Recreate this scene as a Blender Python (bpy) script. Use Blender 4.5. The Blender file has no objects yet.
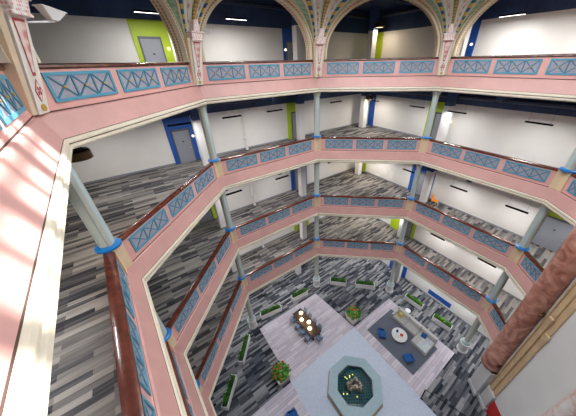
import bpy, math, random
from mathutils import Vector, Matrix
from mathutils.geometry import tessellate_polygon
random.seed(7)
SC = bpy.context.scene
COL = SC.collection
PI = math.pi

# ------------------------------------------------------------------ materials
def mat(name, col, rough=.55, metal=0.0, var=0.0, vscale=6.0, emit=None, estr=0.0, bump=0.0, bscale=40.0, trans=0.0, coat=0.0):
    m = bpy.data.materials.new(name); m.use_nodes = True
    nt = m.node_tree; b = nt.nodes['Principled BSDF']
    b.inputs['Base Color'].default_value = (*col, 1); b.inputs['Roughness'].default_value = rough
    b.inputs['Metallic'].default_value = metal
    if trans: b.inputs['Transmission Weight'].default_value = trans
    if coat: b.inputs['Coat Weight'].default_value = coat
    if emit:
        b.inputs['Emission Color'].default_value = (*emit, 1); b.inputs['Emission Strength'].default_value = estr
    if var or bump:
        tc = nt.nodes.new('ShaderNodeTexCoord')
        n = nt.nodes.new('ShaderNodeTexNoise'); n.inputs['Scale'].default_value = vscale; n.inputs['Detail'].default_value = 4
        nt.links.new(tc.outputs['Object'], n.inputs['Vector'])
        if var:
            r = nt.nodes.new('ShaderNodeValToRGB')
            r.color_ramp.elements[0].position = .3; r.color_ramp.elements[1].position = .7
            r.color_ramp.elements[0].color = (*[max(0, c*(1-var)) for c in col], 1)
            r.color_ramp.elements[1].color = (*[min(1, c*(1+var)) for c in col], 1)
            nt.links.new(n.outputs['Fac'], r.inputs['Fac']); nt.links.new(r.outputs['Color'], b.inputs['Base Color'])
        if bump:
            n2 = nt.nodes.new('ShaderNodeTexNoise'); n2.inputs['Scale'].default_value = bscale
            nt.links.new(tc.outputs['Object'], n2.inputs['Vector'])
            bp = nt.nodes.new('ShaderNodeBump'); bp.inputs['Strength'].default_value = bump; bp.inputs['Distance'].default_value = .02
            nt.links.new(n2.outputs['Fac'], bp.inputs['Height']); nt.links.new(bp.outputs['Normal'], b.inputs['Normal'])
    return m

ANG_E = math.atan2(.5931, .8051)

def plank_mat(name, cols, length, width, mortar=0.0, streak=.25, mcol=(.05, .05, .05), rough=.9, ang=ANG_E):
    """carpet or wood planks laid along one direction, each plank its own shade"""
    m = bpy.data.materials.new(name); m.use_nodes = True
    nt = m.node_tree; b = nt.nodes['Principled BSDF']; b.inputs['Roughness'].default_value = rough
    b.inputs['Specular IOR Level'].default_value = .15
    tc = nt.nodes.new('ShaderNodeTexCoord')
    mp = nt.nodes.new('ShaderNodeMapping'); mp.inputs['Rotation'].default_value[2] = -ang
    nt.links.new(tc.outputs['Object'], mp.inputs['Vector'])
    br = nt.nodes.new('ShaderNodeTexBrick'); br.offset = .37; br.offset_frequency = 3
    br.inputs['Scale'].default_value = 1; br.inputs['Brick Width'].default_value = length; br.inputs['Row Height'].default_value = width
    br.inputs['Mortar Size'].default_value = mortar
    br.inputs['Color1'].default_value = (0, 0, 0, 1); br.inputs['Color2'].default_value = (1, 1, 1, 1); br.inputs['Mortar'].default_value = (.5, .5, .5, 1)
    nt.links.new(mp.outputs['Vector'], br.inputs['Vector'])
    mp2 = nt.nodes.new('ShaderNodeMapping'); mp2.inputs['Scale'].default_value = (1.1/length, 2.2/width, 1)
    nt.links.new(mp.outputs['Vector'], mp2.inputs['Vector'])
    ns = nt.nodes.new('ShaderNodeTexNoise'); ns.inputs['Scale'].default_value = 1.0; ns.inputs['Detail'].default_value = 3
    nt.links.new(mp2.outputs['Vector'], ns.inputs['Vector'])
    mx = nt.nodes.new('ShaderNodeMath'); mx.operation = 'MULTIPLY_ADD'
    mx.inputs[1].default_value = streak*2; mx.inputs[2].default_value = -streak
    nt.links.new(ns.outputs['Fac'], mx.inputs[0])
    ad = nt.nodes.new('ShaderNodeMath'); ad.operation = 'ADD'; ad.use_clamp = True
    nt.links.new(br.outputs['Color'], ad.inputs[0]); nt.links.new(mx.outputs[0], ad.inputs[1])
    r = nt.nodes.new('ShaderNodeValToRGB')
    els = r.color_ramp.elements
    while len(els) < len(cols): els.new(.5)
    for i, c in enumerate(cols):
        els[i].position = i/(len(cols)-1); els[i].color = (*c, 1)
    nt.links.new(ad.outputs[0], r.inputs['Fac'])
    if mortar:
        mm = nt.nodes.new('ShaderNodeMix'); mm.data_type = 'RGBA'
        nt.links.new(br.outputs['Fac'], mm.inputs[0]); nt.links.new(r.outputs['Color'], mm.inputs[6]); mm.inputs[7].default_value = (*mcol, 1)
        nt.links.new(mm.outputs[2], b.inputs['Base Color'])
    else:
        nt.links.new(r.outputs['Color'], b.inputs['Base Color'])
    return m

def marble_mat(name, c1, c2, c3):
    m = bpy.data.materials.new(name); m.use_nodes = True
    nt = m.node_tree; b = nt.nodes['Principled BSDF']; b.inputs['Roughness'].default_value = .35
    tc = nt.nodes.new('ShaderNodeTexCoord')
    n = nt.nodes.new('ShaderNodeTexNoise'); n.inputs['Scale'].default_value = 1.0; n.inputs['Detail'].default_value = 7; n.inputs['Distortion'].default_value = 2.2
    nt.links.new(tc.outputs['Object'], n.inputs['Vector'])
    r = nt.nodes.new('ShaderNodeValToRGB'); e = r.color_ramp.elements
    e.new(.5); e[0].position = .33; e[1].position = .5; e[2].position = .66
    for i, c in enumerate((c1, c2, c3)): e[i].color = (*c, 1)
    nt.links.new(n.outputs['Fac'], r.inputs['Fac']); nt.links.new(r.outputs['Color'], b.inputs['Base Color'])
    return m

def rope_mat(name, c1, c2, freq=2.2):
    """alternating slanted blue and gold bands along the vertical"""
    m = bpy.data.materials.new(name); m.use_nodes = True
    nt = m.node_tree; b = nt.nodes['Principled BSDF']; b.inputs['Roughness'].default_value = .5
    tc = nt.nodes.new('ShaderNodeTexCoord')
    w = nt.nodes.new('ShaderNodeTexWave'); w.bands_direction = 'Z'; w.inputs['Scale'].default_value = freq; w.inputs['Distortion'].default_value = .6
    nt.links.new(tc.outputs['Object'], w.inputs['Vector'])
    r = nt.nodes.new('ShaderNodeValToRGB'); r.color_ramp.interpolation = 'CONSTANT'
    r.color_ramp.elements[0].color = (*c1, 1); r.color_ramp.elements[1].position = .5; r.color_ramp.elements[1].color = (*c2, 1)
    nt.links.new(w.outputs['Fac'], r.inputs['Fac']); nt.links.new(r.outputs['Color'], b.inputs['Base Color'])
    return m

def tile_mat(name, c1, c2, sc=5.0):
    m = bpy.data.materials.new(name); m.use_nodes = True
    nt = m.node_tree; b = nt.nodes['Principled BSDF']; b.inputs['Roughness'].default_value = .5
    tc = nt.nodes.new('ShaderNodeTexCoord')
    v = nt.nodes.new('ShaderNodeTexVoronoi'); v.inputs['Scale'].default_value = sc; v.inputs['Randomness'].default_value = .15
    nt.links.new(tc.outputs['Object'], v.inputs['Vector'])
    r = nt.nodes.new('ShaderNodeValToRGB'); r.color_ramp.elements[0].position = .25; r.color_ramp.elements[1].position = .55
    r.color_ramp.elements[0].color = (*c1, 1); r.color_ramp.elements[1].color = (*c2, 1)
    nt.links.new(v.outputs['Distance'], r.inputs['Fac']); nt.links.new(r.outputs['Color'], b.inputs['Base Color'])
    return m

M = dict(
    pink=mat('pink_paint', (.74, .40, .365), .5, var=.05, vscale=1.5),
    ledge=mat('rose_paint', (.59, .325, .30), .45, var=.06, vscale=1.2),
    cream=mat('cream_paint', (.74, .67, .54), .5, var=.05, vscale=2),
    groove=mat('dark_brown_line', (.06, .025, .02), .6),
    wood=mat('mahogany', (.105, .028, .018), .25, var=.35, vscale=5, coat=.4),
    blue=mat('sky_blue_paint', (.085, .33, .48), .45),
    blueshade=mat('shaded_sky_blue_paint', (.045, .20, .30), .45),  # frame blue darkened, puts the shading lines of the muntins into the colour
    field=mat('lilac_grey_panel', (.36, .35, .42), .6, var=.12, vscale=12),
    gold=mat('gold_boss', (.62, .42, .08), .35, metal=.4),
    collar=mat('royal_blue_collar', (.010, .16, .46), .35),
    post=mat('tan_post_paint', (.74, .58, .38), .5),
    sage=mat('pale_sage_paint', (.53, .56, .50), .4),
    palebl=mat('pale_blue_paint', (.45, .56, .59), .4),
    white=mat('white_wall_paint', (.80, .80, .79), .6, var=.02, vscale=1),
    colwhite=mat('white_column_paint', (.76, .76, .77), .5),
    navy=mat('navy_ceiling_paint', (.028, .062, .165), .6, var=.25, vscale=1.2),
    duct=mat('dark_steel_duct', (.03, .045, .09), .4, metal=.3),
    lime=mat('lime_paint', (.42, .58, .02), .5),
    royal=mat('royal_blue_paint', (.01, .09, .42), .5),
    door=mat('grey_door', (.26, .28, .33), .45),
    dframe=mat('dark_door_frame', (.10, .11, .14), .4),
    steel=mat('steel', (.55, .55, .56), .3, metal=.9),
    black=mat('black_metal', (.012, .012, .014), .9),
    tube=mat('lit_diffuser', (.9, .9, .9), .4, emit=(1, .97, .92), estr=5),
    warm=mat('warm_glow', (.9, .8, .6), .4, emit=(1, .74, .42), estr=3),
    skylight=mat('glowing_skylight_pane', (.8, .8, .8), .6, emit=(.90, .95, 1.0), estr=8.0),  # opaque panes with added emission in place of sky daylight
    frame=mat('skylight_bar', (.30, .30, .30), .5),
    carpet=plank_mat('plank_carpet', [(.030, .030, .036), (.085, .083, .088), (.16, .15, .145), (.225, .21, .20), (.31, .29, .27)], 1.05, .17, streak=.36),
    gcarpet_bluelit=plank_mat('blue_lit_plank_carpet', [(.020, .024, .036), (.055, .062, .082), (.12, .128, .15), (.23, .235, .255), (.37, .37, .39)], 1.05, .17, streak=.33),  # same plank carpet, with the bluish cast of light painted into its shades
    lilac=plank_mat('lilac_plank_flooring', [(.56, .51, .60), (.65, .60, .69), (.76, .71, .79)], 1.4, .22, mortar=.006, mcol=(.26, .23, .28), streak=.4, rough=.6),
    plaza=mat('pale_blue_grey_terrazzo', (.60, .67, .81), .7, var=.10, vscale=14, bump=.1),
    basin=mat('pale_stone', (.36, .49, .56), .5, var=.06, vscale=5),
    tanstone=mat('tan_stone_edge', (.46, .34, .20), .6),
    tealtile=tile_mat('teal_pool_tile', (.008, .06, .15), (.05, .22, .24), 5),
    water=mat('pool_water', (.55, .85, .88), .04, trans=1.0),
    rock=mat('fountain_stone', (.46, .39, .32), .8, var=.4, vscale=9, bump=.6, bscale=12),
    coin=mat('underwater_lamp', (.8, .6, .1), .4, emit=(1, .72, .15), estr=1.6),
    rug=mat('slate_rug', (.135, .155, .20), .95, var=.15, vscale=30),
    sofa=mat('light_grey_upholstery', (.50, .49, .48), .9, var=.08, vscale=10),
    throw=mat('pale_throw', (.56, .62, .66), .95, var=.2, vscale=8),
    bluefab=mat('blue_upholstery', (.018, .11, .36), .85, var=.15, vscale=12),
    yelfab=mat('mustard_fabric', (.62, .50, .12), .9, var=.1),
    oakleg=mat('light_wood_leg', (.36, .22, .11), .5),
    whitegl=mat('white_tabletop', (.86, .86, .86), .25),
    red=mat('red_gloss', (.62, .03, .03), .4),
    orange=mat('orange_shell', (.85, .28, .02), .4),
    walnut=mat('dark_walnut_top', (.055, .032, .024), .4, var=.3, vscale=4),
    slatefab=mat('slate_blue_chair_fabric', (.16, .22, .33), .85),
    planter=mat('white_planter', (.86, .86, .88), .45),
    planterc=mat('cream_planter', (.72, .66, .60), .55),
    soil=mat('potting_soil', (.03, .02, .012), .95),
    leaf=mat('dark_green_leaf', (.035, .17, .022), .5, var=.5, vscale=7),
    leafl=mat('bright_green_leaf', (.12, .36, .03), .5, var=.45, vscale=7),
    flower=mat('coral_flower', (.72, .09, .05), .6),
    mint=mat('mint_paint', (.68, .82, .73), .5),
    rosed=tile_mat('rose_lozenge_paint', (.62, .24, .23), (.80, .66, .62), 4),
    brownrib=rope_mat('brown_gold_rib', (.30, .16, .05), (.52, .34, .10), 2.6),
    rope=rope_mat('blue_gold_rope', (.015, .10, .22), (.66, .44, .10), 1.0),
    green=tile_mat('green_tracery', (.20, .47, .29), (.36, .60, .43), 5),
    arch=mat('buff_plaster', (.80, .66, .48), .55, var=.06, vscale=4),
    beads=rope_mat('brown_beading', (.28, .16, .07), (.60, .47, .31), 3.2),
    whitep=mat('ivory_plaster', (.80, .77, .71), .5),
    blockp=tile_mat('pink_white_foliage', (.70, .36, .37), (.90, .84, .82), 15),
    crimson=mat('crimson_paint', (.42, .03, .05), .5),
    salmon=marble_mat('salmon_scagliola', (.30, .105, .075), (.50, .22, .16), (.66, .38, .30)),
    sunsalmon=marble_mat('sun_paled_salmon_scagliola', (.74, .46, .40), (.86, .76, .72), (.90, .86, .84)),  # salmon scagliola again, its sunlit pallor put into the colour
    brownst=mat('tan_plaster', (.64, .46, .27), .5, var=.1, vscale=2),
    plinth=mat('plinth_grey_white', (.66, .66, .68), .5),
    bronze=mat('dark_bronze', (.10, .06, .025), .35, metal=.7),
)

M['black'].node_tree.nodes['Principled BSDF'].inputs['Specular IOR Level'].default_value = .05

# ------------------------------------------------------------------ mesh builder
class MB:
    def __init__(s): s.v = []; s.f = []; s.m = []
    def add(s, vs, fs, mi=0):
        k = len(s.v); s.v += [tuple(v) for v in vs]
        for f in fs: s.f.append([i+k for i in f]); s.m.append(mi)
        return s
    def hexa(s, p, mi=0):   # 8 points: bottom 4 then top 4, counter clockwise from above
        return s.add(p, [(3, 2, 1, 0), (4, 5, 6, 7), (0, 1, 5, 4), (1, 2, 6, 5), (2, 3, 7, 6), (3, 0, 4, 7)], mi)
    def box(s, x0, y0, z0, x1, y1, z1, mi=0, T=None):
        p = [Vector(c) for c in ((x0, y0, z0), (x1, y0, z0), (x1, y1, z0), (x0, y1, z0), (x0, y0, z1), (x1, y0, z1), (x1, y1, z1), (x0, y1, z1))]
        if T: p = [T(q) for q in p]
        return s.hexa(p, mi)
    def bar(s, a, b, w, h, up=Vector((0, 0, 1)), mi=0):
        a, b = Vector(a), Vector(b); d = (b-a).normalized(); x = d.cross(up)
        if x.length < 1e-4: x = d.cross(Vector((1, 0, 0)))
        x.normalize(); y = x.cross(d)
        q = [a-x*w/2-y*h/2, a+x*w/2-y*h/2, a+x*w/2+y*h/2, a-x*w/2+y*h/2]
        q += [c+(b-a) for c in q]
        return s.hexa(q, mi)
    def lathe(s, c, prof, n=16, mi=0, a0=0.0, T=None, cap=True):
        k = len(s.v); m = len(prof)
        for (r, z) in prof:
            for i in range(n):
                t = a0+2*PI*i/n; p = Vector((c[0]+r*math.cos(t), c[1]+r*math.sin(t), c[2]+z))
                s.v.append(tuple(T(p) if T else p))
        for j in range(m-1):
            for i in range(n):
                s.f.append([k+j*n+i, k+j*n+(i+1) % n, k+(j+1)*n+(i+1) % n, k+(j+1)*n+i]); s.m.append(mi)
        if cap:
            s.f.append([k+i for i in range(n)][::-1]); s.m.append(mi)
            s.f.append([k+(m-1)*n+i for i in range(n)]); s.m.append(mi)
        return s
    def tube(s, pts, r, n=6, mi=0):
        pts = [Vector(p) for p in pts]; k = len(s.v); m = len(pts)
        for i, p in enumerate(pts):
            d = (pts[min(i+1, m-1)]-pts[max(i-1, 0)]).normalized()
            x = d.cross(Vector((0, 0, 1)))
            if x.length < 1e-3: x = Vector((1, 0, 0))
            x.normalize(); y = x.cross(d)
            for j in range(n):
                t = 2*PI*j/n; s.v.append(tuple(p+x*r*math.cos(t)+y*r*math.sin(t)))
        for i in range(m-1):
            for j in range(n):
                s.f.append([k+i*n+j, k+i*n+(j+1) % n, k+(i+1)*n+(j+1) % n, k+(i+1)*n+j]); s.m.append(mi)
        s.f.append([k+j for j in range(n)][::-1]); s.m.append(mi); s.f.append([k+(m-1)*n+j for j in range(n)]); s.m.append(mi)
        return s
    def build(s, name, mats, parent=None, smooth=False, bevel=0.0, loc=None, origin=None):
        me = bpy.data.meshes.new(name)
        org = Vector(origin) if origin is not None else Vector((0, 0, 0))
        me.from_pydata([tuple(Vector(v)-org) for v in s.v], [], s.f)
        for m in (mats if isinstance(mats, (list, tuple)) else [mats]): me.materials.append(M[m])
        me.polygons.foreach_set('material_index', s.m)
        if smooth: me.polygons.foreach_set('use_smooth', [True]*len(me.polygons))
        me.update()
        o = bpy.data.objects.new(name, me); COL.objects.link(o)
        if parent:
            o.parent = parent; o.matrix_parent_inverse = Matrix()
        if origin is not None and not parent: o.location = org
        if loc is not None: o.location = loc
        if bevel:
            b = o.modifiers.new('bevel', 'BEVEL'); b.width = bevel; b.segments = 2; b.limit_method = 'ANGLE'
        if smooth: 
            try: me.set_sharp_from_angle(angle=math.radians(40))
            except Exception: pass
        return o

def tag(o, label, cat, group=None):
    o['label'] = label; o['category'] = cat
    if group: o['group'] = group
    return o
def struct(o): o['kind'] = 'structure'; return o
def thing(name, loc, label, cat, group=None, rz=0.0):
    o = bpy.data.objects.new(name, None); COL.objects.link(o); o.location = loc; o.rotation_euler = (0, 0, rz); o.empty_display_size = .2
    return tag(o, label, cat, group)
def copy_tree(o, parent=None):
    c = o.copy(); COL.objects.link(c)
    if parent: c.parent = parent
    for ch in list(o.children): copy_tree(ch, c)
    return c

# ------------------------------------------------------------------ the plan (metres, the camera stands at 0,0,0)
V = [Vector(p) for p in ((-1.515, -.135), (-6.44, 5.89), (-5.56, 13.51), (.82, 18.21), (8.83, 17.25), (13.27, 10.94), (12.15, 3.23), (5.88, -1.42))]
CEN = Vector((3.41, 8.48))
ZR = {'A': .05, 'B': -5.07, 'C': -10.25, 'D': -15.27}   # rail height of each balcony
FL = -1.03                                              # balcony floor below the rail
GZ = -22.04                                             # ground floor
RING = {'A': 'top', 'B': 'second highest', 'C': 'third highest', 'D': 'lowest'}
SIDE = {0: 'near left side', 1: 'left side', 2: 'rear left side', 3: 'rear middle side', 4: 'rear right side', 5: 'right side by salmon column'}
VERT = {0: 'near left corner', 1: 'left front corner', 2: 'left rear corner', 3: 'rear corner left of centre', 4: 'rear corner right of centre', 5: 'right corner'}

def frame(k):
    a, b = V[k], V[(k+1) % 8]; e = (b-a).normalized(); n = Vector((e.y, -e.x))
    if n.dot(CEN-a) < 0: n = -n
    return a, e, n, (b-a).length
def S(k, a, p, z):
    A, e, n, L = frame(k); q = A+e*a+n*p; return Vector((q.x, q.y, z))
def mitre(k, p):          # ring vertex offset p towards the atrium
    _, e1, n1, _ = frame((k-1) % 8); _, e2, n2, _ = frame(k)
    m = (n1+n2).normalized(); return V[k]+m*(p/m.dot(n1))
def inward(k):
    _, _, n1, _ = frame((k-1) % 8); _, _, n2, _ = frame(k); return (n1+n2).normalized()
eL = (V[3]-V[2]).normalized(); nL = Vector((-eL.y, eL.x))
eR = (V[5]-V[4]).normalized(); nR = Vector((-eR.y, eR.x))
def WL(a, d, z): q = V[2]+eL*a+nL*d; return Vector((q.x, q.y, z))
def WR(b, d, z): q = V[4]+eR*b+nR*d; return Vector((q.x, q.y, z))
LD = {'A': 4.05, 'B': 4.05, 'C': 3.83, 'D': 3.6, 'G': 3.6}
RD = {'A': 3.4, 'B': 3.4, 'C': 3.1, 'D': 2.9, 'G': 2.85}
FZ = {k: ZR[k]+FL for k in ZR}; FZ['G'] = GZ
CZ = {'A': 3.75, 'B': ZR['A']-1.9, 'C': ZR['B']-1.9, 'D': ZR['C']-1.9, 'G': ZR['D']-1.9}
SIDE5 = 2.3               # the balconies on the right side stop here, at the stone column

def isect(p, d, q, e):
    det = d.x*(-e.y)+e.x*d.y; w = q-p
    t = (w.x*(-e.y)+e.x*w.y)/det; return p+d*t
def outer(l):             # outer walls: rear corner, right front, left front, left rear
    pl = V[2]+nL*LD[l]; pr = V[4]+nR*RD[l]
    p0 = V[1]-eL*4.2; n67 = frame(6)[2]; p6 = V[6]-n67*4.0
    c_rear = isect(pl, eL, pr, eR)
    c_rf = isect(pr, eR, p6, eL); c_lf = isect(p0, nL, p6, eL); c_lr = isect(p0, nL, pl, eL)
    return [c_rear, c_rf, c_lf, c_lr]

def slab(name, l, z, m, hole=True, down=False, p=-.05):
    o = [Vector((c.x, c.y, z)) for c in outer(l)]
    loops = [o]
    if hole: loops.append([Vector((*mitre(k, p), z)) for k in range(8)])
    flat = [v for lp in loops for v in lp]
    tris = tessellate_polygon(loops)
    mb = MB(); fs = []
    for t in tris:
        a, b, c = (flat[i] for i in t)
        up = (b-a).cross(c-a).z > 0
        fs.append(tuple(t) if up != down else tuple(t)[::-1])
    mb.add(flat, fs)
    return struct(mb.build(name, m))

for l in 'ABCD':
    slab('floor', l, FZ[l], 'carpet')
slab('floor', 'G', GZ, 'gcarpet_bluelit', hole=False)
for l in 'BCDG':
    slab('ceiling', l, CZ[l], 'navy', down=True, p=-.04)
slab('ceiling', 'A', CZ['A'], 'navy', down=True, p=-.3)

# outer walls, storey by storey: white to 3 m, navy above
for l in 'ABCDG':
    c = outer(l); z0 = FZ[l]; zt = z0+3.07 if l != 'G' else z0+3.0; z1 = CZ[l]
    for nm, i, j in (('wall_right', 0, 1), ('wall_front', 1, 2), ('wall_left', 2, 3), ('wall_rear', 3, 0)):
        a, b = c[i], c[j]; d = (b-a).normalized(); o = Vector((d.y, -d.x))
        if o.dot(CEN-a) > 0: o = -o
        mb = MB()
        for za, zb, mi in ((z0-.1, zt, 0), (zt, z1+.1, 1)):
            q = [Vector((*(x), z)) for z in (za, zb) for x in (a, b, b+o*.25, a+o*.25)]
            mb.hexa(q, mi)
        struct(mb.build(nm, ['white', 'navy']))
    # dark skirting
    for nm, i, j in (('baseboard_right', 0, 1), ('baseboard_rear', 3, 0)):
        a, b = c[i], c[j]; d = (b-a).normalized(); n = Vector((-d.y, d.x))
        if n.dot(CEN-a) < 0: n = -n
        mb = MB().hexa([Vector((*x, z)) for z in (z0, z0+.12) for x in (a, b, b+n*.02, a+n*.02)])
        struct(mb.build(nm, 'door'))

# ------------------------------------------------------------------ balcony ledges (continuous mouldings, one per storey)
LEDGE = [(-.12, -1.0, 2), (.02, -1.0, 2), (.02, -1.035, 0), (.07, -1.06, 0), (.13, -1.22, 0), (.22, -1.45, 0), (.29, -1.62, 2), (.30, -1.635, 1),
         (.345, -1.65, 1), (.36, -1.70, 1), (.355, -1.745, 2), (.335, -1.755, 2), (.335, -1.775, 1), (.375, -1.785, 1), (.38, -1.85, 1), (.35, -1.90, 1), (.05, -1.91, 1), (-.3, -1.91, 1)]
for l in 'ABCD':
    mb = MB(); z = ZR[l]; rows = []
    for k in list(range(6))+['end']:
        if k == 'end':
            row = [S(5, SIDE5, p, z+h) for p, h, _ in LEDGE]
        elif k == 0:
            row = [Vector((*mitre(0, p), z+h)) for p, h, _ in LEDGE]
        else:
            row = [Vector((*mitre(k, p), z+h)) for p, h, _ in LEDGE]
        rows.append(row)
    # near side under the photographer's own railing
    A7 = [Vector((*mitre(7, p), z+h)) for p, h, _ in LEDGE]
    rows = [A7]+rows
    n = len(LEDGE); mb.v = [tuple(v) for r in rows for v in r]
    for i in range(len(rows)-1):
        for j in range(n-1):
            mb.f.append([i*n+j, i*n+j+1, (i+1)*n+j+1, (i+1)*n+j]); mb.m.append(LEDGE[j][2])
    struct(mb.build('trim_ledge', ['ledge', 'cream', 'groove']))

# ------------------------------------------------------------------ balcony railings
def lattice(k, a0, a1, z0, z1, studs, parent):
    """blue framed panel of three crossed cells"""
    fr = MB(); p0, p1 = 0.0, .035; w = .075
    def T(a, p, z): return S(k, a, p, z)
    def bx(mb, a, b, za, zb, pa, pb, mi=0):
        q = [T(a, pb, za), T(b, pb, za), T(b, pa, za), T(a, pa, za), T(a, pb, zb), T(b, pb, zb), T(b, pa, zb), T(a, pa, zb)]
        mb.hexa(q, mi)
    bx(fr, a0, a1, z0, z0+w, p0, p1); bx(fr, a0, a1, z1-w, z1, p0, p1)
    bx(fr, a0, a0+w, z0+w, z1-w, p0, p1); bx(fr, a1-w, a1, z0+w, z1-w, p0, p1)
    o = fr.build('lattice_panel', 'blue', parent)
    fd = MB(); bx(fd, a0+w, a1-w, z0+w, z1-w, p0, .008); fd.build('panel_field', 'field', o)
    x = MB(); L = (a1-a0-2*w); c = L/3
    for i in range(3):
        u0 = a0+w+i*c; u1 = u0+c
        if i: bx(x, u0-.022, u0+.022, z0+w, z1-w, .008, .03)
        nrm = frame(k)[2]; up = Vector((nrm.x, nrm.y, 0))
        x.bar(T(u0+.02, .016, z0+w), T(u1-.02, .016, z1-w), .04, .02, up); x.bar(T(u0+.02, .017, z1-w), T(u1-.02, .017, z0+w), .04, .02, up)
    x.build('muntin', 'blueshade', o)
    if studs:
        for i in range(3):
            u = a0+w+(i+.5)*c; s = MB(); q = T(u, .03, (z0+z1)/2)
            nrm = frame(k)[2]
            s.tube([q, q+Vector((nrm.x, nrm.y, 0))*.03], .035, 8); s.build('stud', 'gold', o)

PAN = [(.66, 2.74), (3.02, 5.02), (5.34, 7.42)]
def railing(l, k):
    z = ZR[l]; _, _, _, L = frame(k)
    end = SIDE5 if k == 5 else L
    mid = S(k, end/2, 0, z+FL)
    o = thing('balcony_railing', mid, f'pink railing with blue lattice panels, {RING[l]} balcony, {SIDE[k]}', 'railing', f'{RING[l]} balcony railings')
    inv = Matrix.Translation(-mid)
    kids = []
    class P: pass
    mb = MB()     # parapet board, mitred at both corners
    def row(p, zz):
        A = Vector((*mitre(k, p), zz)); B = S(5, end, p, zz) if k == 5 else Vector((*mitre((k+1) % 8, p), zz))
        d = (B-A).normalized()*.27
        return A+d, B-(d if k != 5 else d*0)
    def prism(pl):   # closed profile
        k0 = len(mb.v); n = len(pl)
        r = [row(p, z+h) for p, h in pl]
        mb.v += [tuple(a) for a, _ in r]+[tuple(b) for _, b in r]
        for i in range(n):
            j = (i+1) % n; mb.f.append([k0+i, k0+j, k0+n+j, k0+n+i]); mb.m.append(0)
        mb.f.append([k0+i for i in range(n)][::-1]); mb.m.append(0); mb.f.append([k0+n+i for i in range(n)]); mb.m.append(0)
    prism([(-.12, -1.02), (0, -1.02), (0, -.10), (-.12, -.10)]); prism([(0, -1.0), (.02, -1.0), (.02, -.93), (0, -.93)]); 
    parts = [mb.build('parapet_board', 'pink', o)]
    mb = MB()
    prism([(-.22, -.10), (.03, -.10), (.06, -.06), (.05, -.01), (-.02, .02), (-.17, .02), (-.24, -.01), (-.25, -.06)])
    parts.append(mb.build('handrail', 'wood', o, smooth=True))
    pans = [(.55, 1.95)] if k == 5 else [(a*L/8.0, b*L/8.0) for a, b in PAN]
    for a, b in pans: lattice(k, a, b, z-.84, z-.17, l == 'A', o)
    o.location = (0, 0, 0)
    # geometry was laid out in world space: move it under the empty's own place
    def shift(ob):
        for ch in ob.children:
            if ch.type == 'MESH': ch.data.transform(inv)
            shift(ch)
    shift(o); o.location = mid
    return o
for l in 'ABCD':
    for k in range(6): railing(l, k)

# ------------------------------------------------------------------ columns on the balcony corners
def column(l, k):
    z = ZR[l]; c = mitre(k, -.05); base = Vector((c.x, c.y, z+FL))
    iw = inward(k); a0 = math.atan2(iw.y, iw.x)
    o = thing('balcony_column', base, f'grey-green column with blue collar, {RING[l]} balcony, {VERT[k]}', 'column', f'{RING[l]} balcony columns')
    p = MB()           # the mitred newel post
    _, e1, n1, _ = frame((k-1) % 8); _, e2, n2, _ = frame(k)
    def pt(w, dep, zz):
        return [Vector((*(mitre(k, dep)), zz))]
    front = mitre(k, .06)-c; l1 = mitre(k, .06)-e1*.30-c; r1 = mitre(k, .06)+e2*.30-c
    l2 = mitre(k, -.20)-e1*.26-c; r2 = mitre(k, -.20)+e2*.26-c; bk = mitre(k, -.28)-c
    ring = [front, r1, r2, bk, l2, l1]
    for za, zb in ((-1.03, 0.02),):
        n = len(ring)
        vs = [Vector((*q, h-FL)) for h in (za, zb) for q in ring]
        p.add(vs, [[i, (i+1) % n, n+(i+1) % n, n+i] for i in range(n)]+[list(range(n))[::-1], [n+i for i in range(n)]])
    p.build('newel_post', 'post', o)
    MB().lathe((0, 0, -FL), [(.30, .02), (.36, .035), (.36, .10), (.30, .13), (.25, .15), (.22, .15)], 16, a0=a0).build('collar', 'collar', o, smooth=True)
    zt = CZ[{'B': 'B', 'C': 'C', 'D': 'D'}[l]]
    h = zt-z
    s = MB()
    n = 8
    for i in range(n):
        t0 = a0+2*PI*(i-.5)/n; t1 = a0+2*PI*(i+.5)/n
        R = .20
        q = [Vector((R*math.cos(t0), R*math.sin(t0), -FL+.1)), Vector((R*math.cos(t1), R*math.sin(t1), -FL+.1))]
        s.add(q+[q[1]+Vector((0, 0, h)), q[0]+Vector((0, 0, h))], [(0, 1, 2, 3)], 1 if i % 4 == 0 else 0)
    s.build('shaft', ['sage', 'palebl'], o)
    f = MB()
    for i in range(4):     # raised fillets up the shaft
        t = a0+PI/4+PI/2*i; q = Vector((.185*math.cos(t), .185*math.sin(t), 0))
        f.bar(q+Vector((0, 0, -FL+.12)), q+Vector((0, 0, -FL+h)), .10, .06, Vector((math.cos(t), math.sin(t), 0)))
    f.build('fillet', 'sage', o)
    MB().lathe((0, 0, -FL+h), [(.22, -.30), (.25, -.26), (.25, -.2), (.30, -.06), (.30, .0)], 8, a0=a0+PI/8).build('capital', 'sage', o)
for l in 'BCD':
    for k in range(1, 6): column(l, k)
for k in range(1, 6):
    c = mitre(k, -.05); base = Vector((c.x, c.y, GZ)); iw = inward(k); a0 = math.atan2(iw.y, iw.x)
    o = thing('ground_column', base, f'grey column on round white pedestal on the ground floor, {VERT[k]}', 'column', 'ground floor columns')
    MB().lathe((0, 0, 0), [(.42, 0), (.42, .12), (.37, .16), (.37, .92), (.40, .98), (.40, 1.06), (.34, 1.1)], 20).build('pedestal', 'colwhite', o, smooth=True)
    MB().lathe((0, 0, 0), [(.34, 1.1), (.35, 1.14), (.33, 1.28), (.27, 1.36), (.22, 1.40)], 20).build('collar', 'palebl', o, smooth=True)
    MB().lathe((0, 0, 0), [(.23, 1.4), (.21, 1.6), (.21, CZ['G']-GZ)], 8, a0=a0+PI/8).build('shaft', 'sage', o)

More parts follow.
